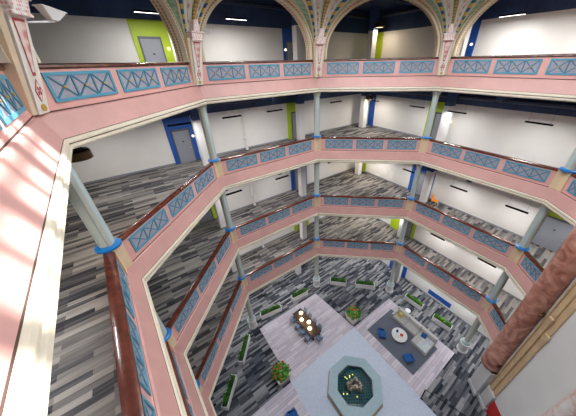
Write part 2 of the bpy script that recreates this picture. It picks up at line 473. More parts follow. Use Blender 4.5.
# ------------------------------------------------------------------ arches and painted fans over the top balcony
ZA = ZR['A']
def prof_rz(t, off=0.0):   # fan profile: distance from the corner and height
    r = .62+3.36*(1-math.cos(t)); z = .30+2.75*math.sin(t)
    # normal towards the corner
    dr = 3.36*math.sin(t); dz = 2.75*math.cos(t); L = math.hypot(dr, dz) or 1
    return r-off*dz/L, ZA+z+off*dr/L
SECT = [('outer_rib', 58, 67.5, 'arch', .03), ('tracery', 40, 58, 'green', 0), ('rib', 35, 40, 'arch', .06), ('rope_moulding', 28, 35, 'rope', .07),
        ('mint_band', 19, 28, 'mint', 0), ('lozenge_band', 13, 19, 'rosed', .01), ('mint_band', 4, 13, 'mint', 0), ('centre_rib', -4, 4, 'brownrib', .08)]
def fan(k):
    iw = inward(k); a0 = math.atan2(iw.y, iw.x); base = Vector((V[k].x, V[k].y, ZA-1.0))
    o = thing('arch_fan', base, f'painted green and mint plaster fan on white bracket, top balcony, {VERT[k]}', 'arch fan', 'painted fans between the arches')
    TS = [math.radians(x) for x in range(4, 90, 5)]+[PI/2]
    def surf(ph0, ph1, raise_, mname, nm):
        mb = MB(); nph = max(1, int(round((ph1-ph0)/4))); rows = []
        for t in TS:
            r, z = prof_rz(t, 0.25-raise_)
            row = []
            for i in range(nph+1):
                ph = math.radians(ph0+(ph1-ph0)*i/nph); rr = r
                pmax = 2.3/max(.38, math.cos(abs(ph)))   # fans stop at the drum
                row.append((rr, ph, z, rr*math.cos(ph) > 2.35))
            rows.append(row)
        idx = {}
        for j, row in enumerate(rows):
            for i, (rr, ph, z, cut) in enumerate(row):
                if cut: continue
                idx[j, i] = len(mb.v); mb.v.append((rr*math.cos(a0+ph), rr*math.sin(a0+ph), z-base.z))
        for j in range(len(rows)-1):
            for i in range(nph):
                q = [(j, i), (j, i+1), (j+1, i+1), (j+1, i)]
                if all(x in idx for x in q): mb.f.append([idx[x] for x in q]); mb.m.append(0)
        ob = mb.build(nm, mname, o, smooth=True)
        sm = ob.modifiers.new('thick', 'SOLIDIFY'); sm.thickness = .06 if raise_ < .03 else .1; sm.offset = -1
    for nm, p0, p1, mm, rs in SECT:
        surf(p0, p1, rs, mm, nm)
        if p0 > 0: surf(-p1, -p0, rs, mm, nm)
    # bracket pilaster below the fan: a leaning tapered ivory board
    tx = Vector((-iw.y, iw.x, 0)); n3 = Vector((iw.x, iw.y, 0))
    def Q(u, p, h): return tx*u+n3*p+Vector((0, 0, h))
    def slab8(mb, w0, w1, p0, p1, h0, h1, th, mi=0):
        mb.hexa([Q(w0, p0, h0), Q(-w0, p0, h0), Q(-w0, p0-th, h0), Q(w0, p0-th, h0), Q(w1, p1, h1), Q(-w1, p1, h1), Q(-w1, p1-th, h1), Q(w1, p1-th, h1)], mi)
    mb = MB(); slab8(mb, .19, .27, .24, .70, 0.0, 1.95, .34); mb.build('bracket', 'whitep', o)
    mb = MB()
    for sg in (1, -1):      # buff side strips
        w0, w1 = .20*sg, .30*sg
        a = [Q(w0, .20, .0), Q(w0+.07*sg, .16, 0), Q(w0+.07*sg, -.05, 0), Q(w0, -.05, 0)]; b = [Q(w1, .66, 1.95), Q(w1+.09*sg, .6, 1.95), Q(w1+.09*sg, .2, 1.95), Q(w1, .2, 1.95)]
        mb.hexa((a+b) if sg < 0 else (a[::-1]+b[::-1]))
    mb.build('side_strip', 'arch', o)
    def fp(u, h, d=.012): return Q(u, .24+.46*h/1.95+d, h)
    mb = MB(); mb.add([fp(-.15, 1.75), fp(.15, 1.75), fp(.035, .85), fp(-.035, .85)], [(0, 3, 2, 1)]); mb.add([fp(-.18, 1.80, .008), fp(.18, 1.80, .008), fp(.05, .78, .008), fp(-.05, .78, .008)], [(0, 3, 2, 1)], 1)
    mb.build('rose_triangle', ['rosed', 'crimson'], o)
    mb = MB()
    for s_, mi, d in ((1.0, 0, .006), (.8, 1, .012)):
        mb.add([fp(0, .70*1+.0+.0-.0-.31*(1-s_)*0+.0-.0, d) if 0 else fp(0, .48+.25*s_, d), fp(.13*s_, .48, d), fp(0, .48-.25*s_, d), fp(-.13*s_, .48, d)], [(0, 3, 2, 1)], mi)
    for i in range(4):
        t = PI/4+PI/2*i; mb.add([fp(0, .48, .018), fp(.07*math.cos(t-.5), .48+.09*math.sin(t-.5), .018), fp(.085*math.cos(t), .48+.11*math.sin(t), .018), fp(.07*math.cos(t+.5), .48+.09*math.sin(t+.5), .018)], [(0, 1, 2, 3)], 0)
    mb.build('emblem', ['crimson', 'blockp'], o)
    q = fp(0, .13, 0); mb = MB(); mb.tube([q, q+n3*.03], .075, 14); mb.build('boss', 'gold', o)
    mb = MB(); slab8(mb, .26, .30, .80, .86, 1.90, 2.16, .5); slab8(mb, .33, .33, .90, .90, 2.12, 2.19, .55); slab8(mb, .31, .28, .82, .80, 1.84, 1.92, .5); mb.build('carved_block', 'blockp', o, bevel=.03)
    mb = MB(); slab8(mb, .18, .10, .88, .98, 2.19, 2.60, .32); mb.build('finial', 'blockp', o, bevel=.04)
for k in range(1, 6): fan(k)

def arch(k):
    A, e, n, L = frame(k); base = S(k, L/2, 0, ZA)
    o = thing('plaster_arch', base, f'buff plaster arch with brown beading over top balcony, {SIDE[k]}', 'arch', 'arches over the top balcony')
    sc = (L/2)/3.98
    pts = []
    for i in range(0, 19):
        t = PI/2*i/18; pts.append((prof_rz(t)[0]*sc, prof_rz(t)[1], t))
    pts = [(pts[0][0], ZA+.03, 0.0)]+pts
    full = [(a, z, t, 1) for a, z, t in pts]+[(L-a, z, t, -1) for a, z, t in pts[::-1][1:]]
    def band(nm, mname, offs, pa, pb):
        mb = MB(); rows = []
        for a, z, t, sg in full:
            dr = 3.36*math.sin(t); dz = 2.75*math.cos(t); q = math.hypot(dr, dz)
            row = []
            for off, p in ((offs[0], pa), (offs[0], pb), (offs[1], pb), (offs[1], pa)):
                row.append(S(k, a-sg*off*dz/q, p, z+off*dr/q)-base)
            rows.append(row)
        mb.v = [tuple(v) for r in rows for v in r]
        for i in range(len(rows)-1):
            for j in range(4): mb.f.append([i*4+j, i*4+(j+1) % 4, (i+1)*4+(j+1) % 4, (i+1)*4+j]); mb.m.append(0)
        m_ = len(rows)-1
        mb.f += [[3, 2, 1, 0], [m_*4, m_*4+1, m_*4+2, m_*4+3]]; mb.m += [0, 0]
        return mb.build(nm, mname, o, smooth=True)
    band('moulding', 'arch', (0, .26), -.35, .16)
    band('inner_fillet', 'cream', (-.02, .04), .06, .20)
    band('beading', 'beads', (.10, .16), .15, .175)
    band('beading', 'beads', (-.012, .02), -.10, -.04)
    band('beading', 'beads', (-.012, .02), -.26, -.20)
for k in range(0, 5): arch(k)

# wall above the arches, drum and an unseen skylight added to supply daylight
mb = MB()
for k in range(8):
    a, b = mitre(k, -.35), mitre((k+1) % 8, -.35); c, d = mitre(k, 2.3), mitre((k+1) % 8, 2.3)
    z0, z1, z2 = ZA+3.08, ZA+2.75, 6.2
    for q in ([(*a, z0), (*b, z0), (*d, z0), (*c, z0)], [(*c, z1), (*d, z1), (*d, z2), (*c, z2)], [(*a, z0), (*b, z0), (*b, 4.6), (*a, 4.6)]):
        mb.add(q, [(0, 1, 2, 3)])
struct(mb.build('wall_drum', 'cream'))
roof = MB(); bars = MB()
oc = [mitre(k, 2.3) for k in range(8)]
def inside(q, m=0.0):
    for k in range(8):
        A, e, n, L = frame(k)
        if (q-A).dot(n) < 2.3+m: return False
    return True
CELL = .86
ZS = 6.2
SUN = (Vector((.52, .85)), 1.30)     # azimuth towards the sun, rise per metre
def is_clear(q):
    # cells left open to drop a sun patch on the near left ledge
    h = (ZS-(ZA-1.3))/SUN[1]
    g = q-SUN[0].normalized()*h
    A, e, n, L = frame(0); a = (g-A).dot(e); p = (g-A).dot(n)
    return -.9 < p < .95 and -.2 < a < 6.3
A0, e0, n0, L0 = frame(0)
for i in range(-12, 13):
    for j in range(-12, 13):
        q = CEN+n0*(i+.13)*CELL+e0*j*CELL
        h = CELL/2
        cs = [q+n0*sx*h+e0*sy*h for sx, sy in ((-1, -1), (1, -1), (1, 1), (-1, 1))]
        if not any(inside(c) for c in cs+[q]): continue
        if is_clear(q): continue
        roof.add([(*c, ZS) for c in cs], [(0, 1, 2, 3)])
for j_, i in enumerate(range(-12, 13)):
    for a, b in ((CEN+n0*(i+.63)*CELL-e0*10, CEN+n0*(i+.63)*CELL+e0*10), (CEN+e0*(i+.5)*CELL-n0*10, CEN+e0*(i+.5)*CELL+n0*10)):
        bars.bar((*a, ZS+.02), (*b, ZS+.02), .10 if abs((b-a).normalized().dot(e0)) > .5 else (.42 if j_ % 2 else .16), .16)  # alternate bars widened to cast shadow stripes on the ledge
sk = struct(roof.build('window_skylight_glow', 'skylight'))
bo = bars.build('skylight_bar', 'frame', sk)

# ------------------------------------------------------------------ stone columns, pilaster and wall on the right side
ZT = 4.4
def s5box(mb, a0, a1, p0, p1, z0, z1, mi=0):
    mb.hexa([S(5, a0, p1, z0), S(5, a1, p1, z0), S(5, a1, p0, z0), S(5, a0, p0, z0), S(5, a0, p1, z1), S(5, a1, p1, z1), S(5, a1, p0, z1), S(5, a0, p0, z1)], mi)
mb = MB(); s5box(mb, 3.3, 7.79, -.55, 0.0, GZ+1.6, ZT); struct(mb.build('wall_bay', 'white'))
mb = MB(); s5box(mb, 2.2, 3.3, -.55, -.3, GZ+3.0, ZT); struct(mb.build('wall_return', 'brownst'))
mb = MB(); s5box(mb, 4.15, 7.79, -.55, 0.02, GZ, GZ+1.6); struct(mb.build('trim_red_dado', 'red'))
o = thing('pilaster', S(5, 3.75, 0, GZ), 'tan plaster pilaster with moulded bands and pale plinth, between salmon stone column and white wall', 'pilaster')
iv = -S(5, 3.75, 0, GZ)
def s5part(nm, boxes, m, par, bevel=0.0):
    mb = MB()
    for b in boxes: s5box(mb, *b)
    ob = mb.build(nm, m, par, bevel=bevel); ob.data.transform(Matrix.Translation(iv)); return ob
s5part('backing', [(3.42, 4.2, 0.005, 0.03, GZ+2.0, 2.7)], 'brownst', o)
s5part('band', [(3.44, 3.52, 0.02, .10, GZ+2.0, 2.7)], 'brownst', o, .03)
s5part('band', [(3.62, 3.86, 0.02, .14, GZ+2.0, -12.2), (3.62, 3.90, 0.02, .20, -12.2, -11.7), (3.62, 3.86, 0.02, .12, -11.7, 2.7)], 'brownst', o, .03)
s5part('band', [(4.0, 4.22, 0.02, .10, GZ+2.0, -13.2), (4.0, 4.26, .02, .16, -13.2, -12.7), (4.0, 4.2, .02, .08, -12.7, 2.7)], 'brownst', o, .03)
s5part('plinth', [(3.5, 4.25, 0.005, .2, GZ, GZ+2.0), (3.5, 4.32, 0.005, .26, GZ, GZ+.35)], 'plinth', o, .02)
def big_column(a, label, mname, zb, pz):
    c = S(5, a, .22, GZ); o = thing('stone_column', c, label, 'column')
    h = zb-GZ
    mb = MB()
    q = lambda al, p, z: S(5, al, p, z)-c
    for (w, z0, z1) in ((.48, 0, h-.02), (.52, 0, .4), (.50, h-.2, h-.02)):
        b_ = a+.17
        mb.hexa([q(b_+x, y, GZ+z) for z in (z0, z1) for x, y in ((-w, w-.02), (w, w-.02), (w, -.28), (-w, -.28))])
    mb.build('pedestal', 'plinth', o, bevel=.02)
    MB().lathe((0, 0, h-.02), [(.50, 0), (.56, .05), (.59, .18), (.59, .34), (.56, .46), (.54, .5)], 28).build('base', mname, o, smooth=True)
    MB().lathe((0, 0, h), [(.54, .46), (.575, .52), (.575, 1.35), (.555, 1.42), (.545, 1.46), (.53, 3), (.51, 2.7-zb)], 28, cap=False).build('shaft', mname, o, smooth=True)
    return o
big_column(2.80, 'tall salmon marbled stone column on grey-white pedestal where the right balconies end', 'salmon', -18.6, 0)
big_column(6.92, 'marbled stone column with sunlit pallor painted in, beyond the white wall at right edge', 'sunsalmon', -18.6, 0)
for i, (a, z, w) in enumerate(((3.42, -17.6, 'lower'), (3.46, -11.95, 'upper'))):
    c = S(5, a, .1, z); o = thing('bronze_bracket', c, f'{w} of two small dark bronze brackets between salmon column and tan pilaster', 'bracket')
    mb = MB(); n3 = Vector((*frame(5)[2], 0)); e3 = Vector((*frame(5)[1], 0))
    mb.bar(-e3*.1, n3*.22, .10, .14); mb.build('arm', 'bronze', o)
    MB().lathe(n3*.24, [(.03, -.14), (.10, -.08), (.12, .04), (.06, .10)], 10).build('cup', 'bronze', o)

# ------------------------------------------------------------------ door bays, square columns, pipes
nth = ['first', 'second', 'third', 'fourth', 'fifth', 'sixth']
cnt = {'d': 0, 's': 0}
def door_bay(l, W, a0, a1, d, da, paint, plabel, wall='left', lamp=None, wide=1.0):
    z = FZ[l]; cnt['d'] += 1
    mb = MB()
    def bx(mb, x0, x1, d0, d1, z0, z1):
        mb.hexa([W(x0, d1, z0), W(x1, d1, z0), W(x1, d0, z0), W(x0, d0, z0), W(x0, d1, z1), W(x1, d1, z1), W(x1, d0, z1), W(x0, d0, z1)])
    bx(mb, a0, a1, d-.07, d+.02, z, z+3.07); struct(mb.build('wall_accent', paint))
    org = W((da+da+wide)/2, d-.1, z)
    dr = bpy.data.objects.new(f"door_{cnt['d']}", None); COL.objects.link(dr); dr.location = org; struct(dr)
    def part(nm, m, boxes):
        mb = MB()
        for b in boxes: bx(mb, *b)
        ob = mb.build(nm, m, dr); ob.data.transform(Matrix.Translation(-org)); return ob
    part('door_frame', 'dframe', [(da-.07, da, d-.13, d-.05, z, z+2.3), (da+wide, da+wide+.07, d-.13, d-.05, z, z+2.3), (da-.07, da+wide+.07, d-.13, d-.05, z+2.2, z+2.32)])
    part('door_leaf', 'door', [(da, da+wide, d-.10, d-.06, z+.01, z+2.2)])
    part('door_handle', 'steel', [(da+wide-.16, da+wide-.06, d-.16, d-.10, z+1.0, z+1.04)])
    part('peephole', 'black', [(da+wide/2-.05, da+wide/2+.05, d-.12, d-.10, z+1.45, z+1.52)])
    if lamp:
        q = W(lamp, d-.12, z+1.75)
        o = thing('wall_sconce', q, f'round glowing wall lamp beside door, {RING[l]} balcony, {wall} wall', 'wall lamp', 'wall lamps by the doors')
        MB().lathe((0, 0, 0), [(.03, -.07), (.07, -.04), (.07, .04), (.03, .07)], 10).build('shade', 'warm', o)
        nn = W(lamp, d-.06, z+1.75)-q
        MB().bar((0, 0, 0), nn*1.2, .06, .10).build('bracket', 'steel', o)
def sq_col(l, q, label):
    o = thing('square_column', Vector((q.x, q.y, FZ[l])), label, 'column', 'white square columns')
    a = ANG_E
    def T(p): return Vector((p.x*math.cos(a)-p.y*math.sin(a), p.x*math.sin(a)+p.y*math.cos(a), p.z))
    h = CZ[l]-FZ[l]
    mb = MB(); mb.box(-.27, -.27, 0, .27, .27, 3.1, 0, T); mb.build('shaft', 'colwhite', o)
    mb = MB(); mb.box(-.275, -.275, 3.1, .275, .275, h, 0, T); mb.build('navy_head', 'navy', o)
    mb = MB(); mb.box(-.29, -.29, 0, .29, .29, .12, 0, T); mb.build('base', 'door', o)

for l, pt, pm in (('A', 'lime', 'royal'), ('B', 'royal', 'lime'), ('C', 'lime', 'royal'), ('D', 'royal', 'lime'), ('G', 'lime', 'royal')):
    pass
door_bay('A', WL, -1.75, .12, LD['A'], -1.45, 'lime', '', 'rear left', lamp=-.12)
door_bay('B', WL, -1.65, .05, LD['B'], -1.30, 'royal', '', 'rear left', lamp=-.08)
door_bay('C', WL, -1.65, .05, LD['C'], -1.30, 'lime', '', 'rear left')
door_bay('D', WL, -1.65, .05, LD['D'], -1.30, 'royal', '', 'rear left')
door_bay('A', WL, 7.85, 9.6, LD['A'], 8.15, 'royal', '', 'rear left by the square column', lamp=8.0)
door_bay('B', WL, 7.85, 9.6, LD['B'], 8.3, 'lime', '', 'rear left by the square column')
door_bay('C', WL, 7.7, 9.6, LD['C'], 8.15, 'royal', '', 'rear left by the square column')
door_bay('D', WL, 7.6, 9.6, LD['D'], 8.2, 'lime', '', 'rear left by the square column')
door_bay('A', WR, -2.0, .05, RD['A'], -1.65, 'royal', '', 'rear right', lamp=-.15)
door_bay('B', WR, -2.1, -.2, RD['B'], -1.35, 'lime', '', 'rear right', lamp=-.05)
door_bay('C', WR, -2.2, .05, RD['C'], -1.30, 'royal', '', 'rear right', lamp=-.1)
door_bay('D', WR, -3.2, -.3, RD['D'], -1.7, 'lime', '', 'rear right')
door_bay('G', WR, -2.2, .0, RD['G'], -1.75, 'royal', '', 'rear right')
door_bay('C', WR, 7.65, 10.2, RD['C'], 7.75, 'lime', '', 'right', wide=1.35)
for l, m in (('A', 'lime'), ('B', 'royal'), ('C', 'lime'), ('D', 'royal')):   # painted strips behind the rear corner column
    mb = MB(); d = RD[l]; z = FZ[l]; b0, b1 = -8.55, -7.85
    mb.hexa([WR(b0, d-.06, z), WR(b1, d-.06, z), WR(b1, d, z), WR(b0, d, z), WR(b0, d-.06, z+3.07), WR(b1, d-.06, z+3.07), WR(b1, d, z+3.07), WR(b0, d, z+3.07)])
    struct(mb.build('wall_accent', m))
# ground floor blue wall graphic strip
mb = MB(); z = GZ+.35
mb.hexa([WR(2.8, RD['G']-.03, z), WR(5.15, RD['G']-.03, z), WR(5.15, RD['G'], z), WR(2.8, RD['G'], z), WR(2.8, RD['G']-.03, z+.6), WR(5.15, RD['G']-.03, z+.6), WR(5.15, RD['G'], z+.6), WR(2.8, RD['G'], z+.6)])
tag(mb.build('wall_graphic', 'royal'), 'long blue panel mounted low on the white ground floor wall at right', 'wall panel')

for l in 'ABCD':
    nm = RING[l]
    mid = {'A': (8.15, 2.5), 'B': (8.5, 3.0), 'C': (7.95, 2.25), 'D': (7.7, 2.0)}[l]
    sq_col(l, WL(*mid, 0), f'white square column in front of the rear left wall beside a door, {nm} balcony')
    sq_col(l, WL(.05, 2.2, 0), f'white square column behind the left rear corner post, {nm} balcony')
    cr = {'A': (15.95, 2.3), 'B': (16.0, 2.5), 'C': (15.8, 2.3), 'D': (15.7, 2.3)}[l]
    sq_col(l, WL(*cr, 0), f'white square column standing in the rear corner, {nm} balcony')
    sq_col(l, WR({'A': -.25, 'B': .1, 'C': .05, 'D': -1.3}[l], 2.1, 0), f'white square column before the rear right door, {nm} balcony')
sq_col('G', Vector((-1.35, 20.0, 0)), 'white square column behind the planters on the ground floor, rear left')
sq_col('G', WR(-.35, 1.7, 0), 'white square column near the ground floor door, rear right')
for l, a in (('B', 3.7), ('C', 3.5), ('D', 3.6)):
    z = FZ[l]; q = WL(a, LD[l]-.20, z)
    o = thing('stand_pipe', q, f'thin white pipe rising up the rear left wall, {RING[l]} balcony', 'pipe', 'white wall pipes')
    MB().tube([(0, 0, 0), (0, 0, 3.0)], .05, 8).build('riser', 'colwhite', o)
    MB().lathe((0, 0, 0), [(.12, 0), (.12, .14), (.06, .18)], 10).build('foot', 'colwhite', o)
    MB().lathe((0, 0, 0), [(.05, .80), (.13, .84), (.13, .96), (.05, 1.0)], 10).build('valve', 'colwhite', o)

# ------------------------------------------------------------------ ceiling beams, ducts and lamps
for l in 'ABCD':
    zc = CZ[l]
    for a in (-4, 0.3, 4.5, 8.8, 13):
        mb = MB(); mb.bar(WL(a, .15, zc-.16), WL(a, LD[l], zc-.16), .3, .34); struct(mb.build('beam', 'navy'))
    for b in (-4.6, -.4, 3.6, 7.6):
        mb = MB(); mb.bar(WR(b, .15, zc-.16), WR(b, RD[l], zc-.16), .3, .34); struct(mb.build('beam', 'navy'))
    mb = MB(); mb.tube([WL(-6.5, LD[l]-.5, zc-.55), WL(16.6, LD[l]-.5, zc-.55)], .14, 12)
    tag(mb.build('air_duct', 'duct', smooth=True), f'dark round air duct along the rear left wall, {RING[l]} balcony', 'duct', 'ceiling ducts')
    mb = MB(); mb.tube([WR(-7.6, 2.7, zc-.55), WR(11, 2.7, zc-.55)], .16, 12)
    tag(mb.build('air_duct', 'duct', smooth=True), f'dark round air duct along the right wall, {RING[l]} balcony', 'duct', 'ceiling ducts')

def linear(l, W, a, d, label, ln=1.25, h=2.95, power=1.0):
    z = FZ[l]+h; q = W(a, d, z); e = (W(a+1, d, z)-q).normalized(); rz = math.atan2(e.y, e.x)
    o = thing('linear_light', q, label, 'pendant light', f'linear pendant lights, {RING.get(l, "ground")} balcony', rz)
    mb = MB(); mb.box(-ln/2, -.07, 0, ln/2, .07, .08); mb.build('housing', 'black', o)
    mb = MB(); mb.box(-ln/2+.02, -.05, -.002, ln/2-.02, .05, 0); mb.build('diffuser', 'tube', o)
    hz = CZ[l]-z-.01
    for s in (-1, 1):
        MB().tube([(s*ln*.4, 0, .07), (s*ln*.4, 0, hz)], .004, 4).build('cable', 'black', o)
    ld = bpy.data.lights.new('linear_lamp', 'AREA'); ld.shape = 'RECTANGLE'; ld.size = ln-.06; ld.size_y = .09
    ld.energy = LINP*power; ld.color = (1, .97, .93)
    lo = bpy.data.objects.new('linear_lamp', ld); COL.objects.link(lo); lo.parent = o; lo.location = (0, 0, -.012)
    return o
LINP = 48
ordi = ['first', 'second', 'third', 'fourth', 'fifth', 'sixth', 'seventh']
LP = {'A': ([-1.0, 3.3], [2.35, 6.5]), 'B': ([-5.0, -1.1, 2.07, 5.24, 11.2], [-6.6, -2.1, .97, 5.5, 9.0]), 'C': ([-5.0, 1.2, 5.4, 11.1], [-5.5, -1.6, 2.7, 6.4, 9.8]),
      'D': ([-5.0, 1.2, 5.5, 11.5], [-5.5, -2, 2.4, 6.3, 9.8]), 'G': ([-5, 0, 5, 10, 15], [-6, -2, 2.4, 6.3, 10])}
LNAME = dict(RING); LNAME['G'] = 'ground floor below lowest'
for l in 'ABCDG':
    d1 = 1.5
    hh = {'A': 3.05, 'B': 3.06, 'C': 2.95, 'D': 2.9, 'G': 3.3}[l]
    for i, a in enumerate(LP[l][0]):
        linear(l, WL, a, d1, f'{ordi[i]} linear light from the left along rear left wall, {LNAME[l]} balcony', h=hh, power=2.5 if l == 'A' else 1.0)
    hh = {'A': 2.9, 'B': 2.78, 'C': 2.62, 'D': 2.7, 'G': 3.3}[l]
    for i, a in enumerate(LP[l][1]):
        linear(l, WR, a, 1.5, f'{ordi[i]} linear light from rear corner along right wall, {LNAME[l]} balcony', h=hh, power=2.5 if l == 'A' else 1.0)
    # side corridor on the left, behind the near left railing
    if l in 'BCD':
        for i, t in enumerate((1.5, 5.0)):
            q = V[1]*(1-t/7.8)+V[0]*(t/7.8)-eL*2.0
            W0 = lambda a, d, z, q=q: Vector((q.x+nL.x*a, q.y+nL.y*a, z))
            linear(l, W0, 0, 0, f'{ordi[i]} linear light over the left corridor, {LNAME[l]} balcony', h=3.0)

def bell_lamp(l, q, label):
    zt = CZ[l]; o = thing('bell_pendant', q, label, 'pendant lamp', 'drum pendant lamps in the corridors')
    MB().lathe((0, 0, 0), [(.36, 0), (.38, .02), (.37, .26), (.33, .30), (.10, .34), (.05, .36)], 20, cap=False).build('shade', 'bronze', o, smooth=True)
    MB().lathe((0, 0, 0), [(.34, .03), (.34, .06)], 20).build('diffuser', 'warm', o)
    for i in range(3):
        t = 2*PI*i/3; MB().tube([(.3*math.cos(t), .3*math.sin(t), .3), (0, 0, .75)], .012, 5).build('chain', 'black', o)
    MB().tube([(0, 0, .75), (0, 0, zt-q.z)], .014, 5).build('stem', 'black', o)
    ld = bpy.data.lights.new('pendant_bulb', 'AREA'); ld.shape = 'DISK'; ld.size = .5; ld.energy = 45; ld.color = (1, .8, .56)
    lo = bpy.data.objects.new('pendant_bulb', ld); COL.objects.link(lo); lo.parent = o; lo.location = (0, 0, -.02)
for l in 'ABCD':
    q = {'A': WL(15.9, 1.6, FZ['A']+3.25), 'B': WL(15.5, 1.5, FZ['B']+2.9), 'C': WL(15.0, 1.5, FZ['C']+2.9), 'D': WL(15, 1.5, FZ['D']+2.9)}[l]
    bell_lamp(l, q, f'dark drum pendant lamp hung before the rear corner column, {RING[l]} balcony')
bell_lamp('B', S(1, 1.5, -1.3, -2.65), 'dark drum pendant lamp hung near the left front corner, second highest balcony')
o = thing('flood_lamp', S(1, 1.15, .5, .98), 'white floodlight on a thin horizontal arm beside the left front bracket', 'floodlight')
fb = S(1, 1.15, .5, .98)
MB().tube([S(1, 1.12, .5, .90)-fb, S(1, .28, .5, .79)-fb], .022, 6).build('arm', 'colwhite', o)
mb = MB(); mb.hexa([S(1, a, p, z)-fb for a, p, z in ((1.02, .58, .92), (1.16, .58, .90), (1.16, .42, .90), (1.02, .42, .92), (.90, .62, 1.16), (1.40, .62, 1.08), (1.40, .38, 1.08), (.90, .38, 1.16))])
mb.build('lamp_body', 'colwhite', o, bevel=.015)
mb = MB(); mb.hexa([S(1, a, p, z)-fb for a, p, z in ((.88, .63, 1.155), (1.42, .63, 1.075), (1.42, .37, 1.075), (.88, .37, 1.155), (.89, .62, 1.18), (1.41, .62, 1.10), (1.41, .38, 1.10), (.89, .38, 1.18))])
mb.build('lamp_rim', 'colwhite', o)
o = thing('flood_lamp', S(2, .98, .2, ZA+1.25), 'small white floodlight on arm beside the left rear bracket under the arch', 'floodlight')
MB().tube([(0, 0, -.08), S(2, .35, .45, ZA+1.2)-S(2, .98, .2, ZA+1.25)], .025, 6).build('arm', 'colwhite', o)
mb = MB(); mb.hexa([(-.1, -.1, -.08), (.12, -.1, -.1), (.12, .1, -.1), (-.1, .1, -.08), (-.2, -.14, .14), (.24, -.14, .08), (.24, .14, .08), (-.2, .14, .14)]); mb.build('lamp_body', 'colwhite', o, bevel=.02)

# ------------------------------------------------------------------ ground floor paving, fountain and furniture
def poly(name, pts, z, m, th=.02):
    mb = MB(); n = len(pts)
    a = sum(pts[i][0]*pts[(i+1) % n][1]-pts[(i+1) % n][0]*pts[i][1] for i in range(n))
    if a < 0: pts = pts[::-1]
    mb.add([(*p, z) for p in pts]+[(*p, z+th) for p in pts], [list(range(n))[::-1], [n+i for i in range(n)]]+[[i, (i+1) % n, n+(i+1) % n, n+i] for i in range(n)])
    return mb.build(name, m)
E2, N2 = Vector((eL.x, eL.y)), Vector((nL.x, nL.y))
c_top, c_left, c_right = Vector((4.2, 13.14)), Vector((-1.66, 8.72)), Vector((8.18, 7.51))
c_bot = c_left+(c_right-c_top)
struct(poly('floor_plaza', [c_top, c_left, c_bot, c_right], GZ, 'plaza', .012))
struct(poly('floor_dining_tile', [Vector((-4.9, 13.16)), Vector((.63, 17.06)), c_top, c_left], GZ, 'lilac', .02))
struct(poly('floor_lounge_tile', [c_top, Vector((8.5, 16.2)), Vector((12.5, 10.62)), c_right], GZ, 'lilac', .02))
dv = (c_bot-c_left); ev = E2*-5.6
struct(poly('floor_front_tile', [c_left, c_left+ev*.95, c_bot+ev*.95, c_bot], GZ, 'lilac', .02))
struct(poly('floor_side_tile', [c_right, c_right+(c_right-c_top)*.9+E2*0, c_bot+(c_right-c_top)*.9, c_bot], GZ, 'plaza', .014))
tag(poly('area_rug', [Vector((8.33, 14.98)), Vector((5.37, 12.84)), Vector((8.25, 9.0)), Vector((11.2, 11.0))], GZ+.02, 'rug', .015), 'slate grey rug under the sofa and coffee table', 'rug')
rc = Vector((-1.36, 7.15))
tag(poly('area_rug', [rc, rc-E2*3.2, rc-E2*3.2+eR*4.6, rc+eR*4.6], GZ+.02, 'rug', .015), 'slate grey rug under the lone blue armchair at bottom edge', 'rug')

fc = Vector((3.33, 8.22, GZ)); o = thing('fountain', fc, 'octagonal stone fountain basin with broad pale rim and dark water', 'fountain')
aa = math.radians(13)
MB().lathe((0, 0, .012), [(2.24, 0), (2.24, .10), (2.18, .12), (2.12, .12)], 8, a0=aa, cap=False).build('step', 'tanstone', o)
MB().lathe((0, 0, 0), [(2.10, .01), (2.10, .50), (2.17, .52), (2.17, .60), (1.46, .60), (1.42, .57), (1.42, .05)], 8, a0=aa, cap=False).build('basin', 'basin', o)
MB().lathe((0, 0, 0), [(1.42, .05), (1.42, .52)], 8, a0=aa, cap=False).build('pool_lining', 'tealtile', o)
MB().lathe((0, 0, 0), [(1.43, .04), (1.43, .06)], 8, a0=aa).build('pool_floor', 'tealtile', o)
mb = MB(); mb.add([(1.42*math.cos(aa+2*PI*i/8), 1.42*math.sin(aa+2*PI*i/8), .44) for i in range(8)], [list(range(8))]); mb.build('water', 'water', o)
mb = MB(); random.seed(3)
for i in range(26):
    r = .52*math.sqrt(random.random()); t = random.random()*2*PI; s = random.uniform(.07, .15)
    mb.lathe((r*math.cos(t), r*math.sin(t), .06), [(s, 0), (s*1.1, .2), (s*.8, .4+.25*random.random()), (s*.3, .62)], 6, a0=random.random())
mb.build('stone_spout', 'rock', o)
for i in range(8):
    t = random.random()*2*PI; r = random.uniform(.6, 1.15); MB().lathe((r*math.cos(t), r*math.sin(t), .06), [(.045, 0), (.045, .04), (.02, .06)], 8).build('pool_lamp', 'coin', o)

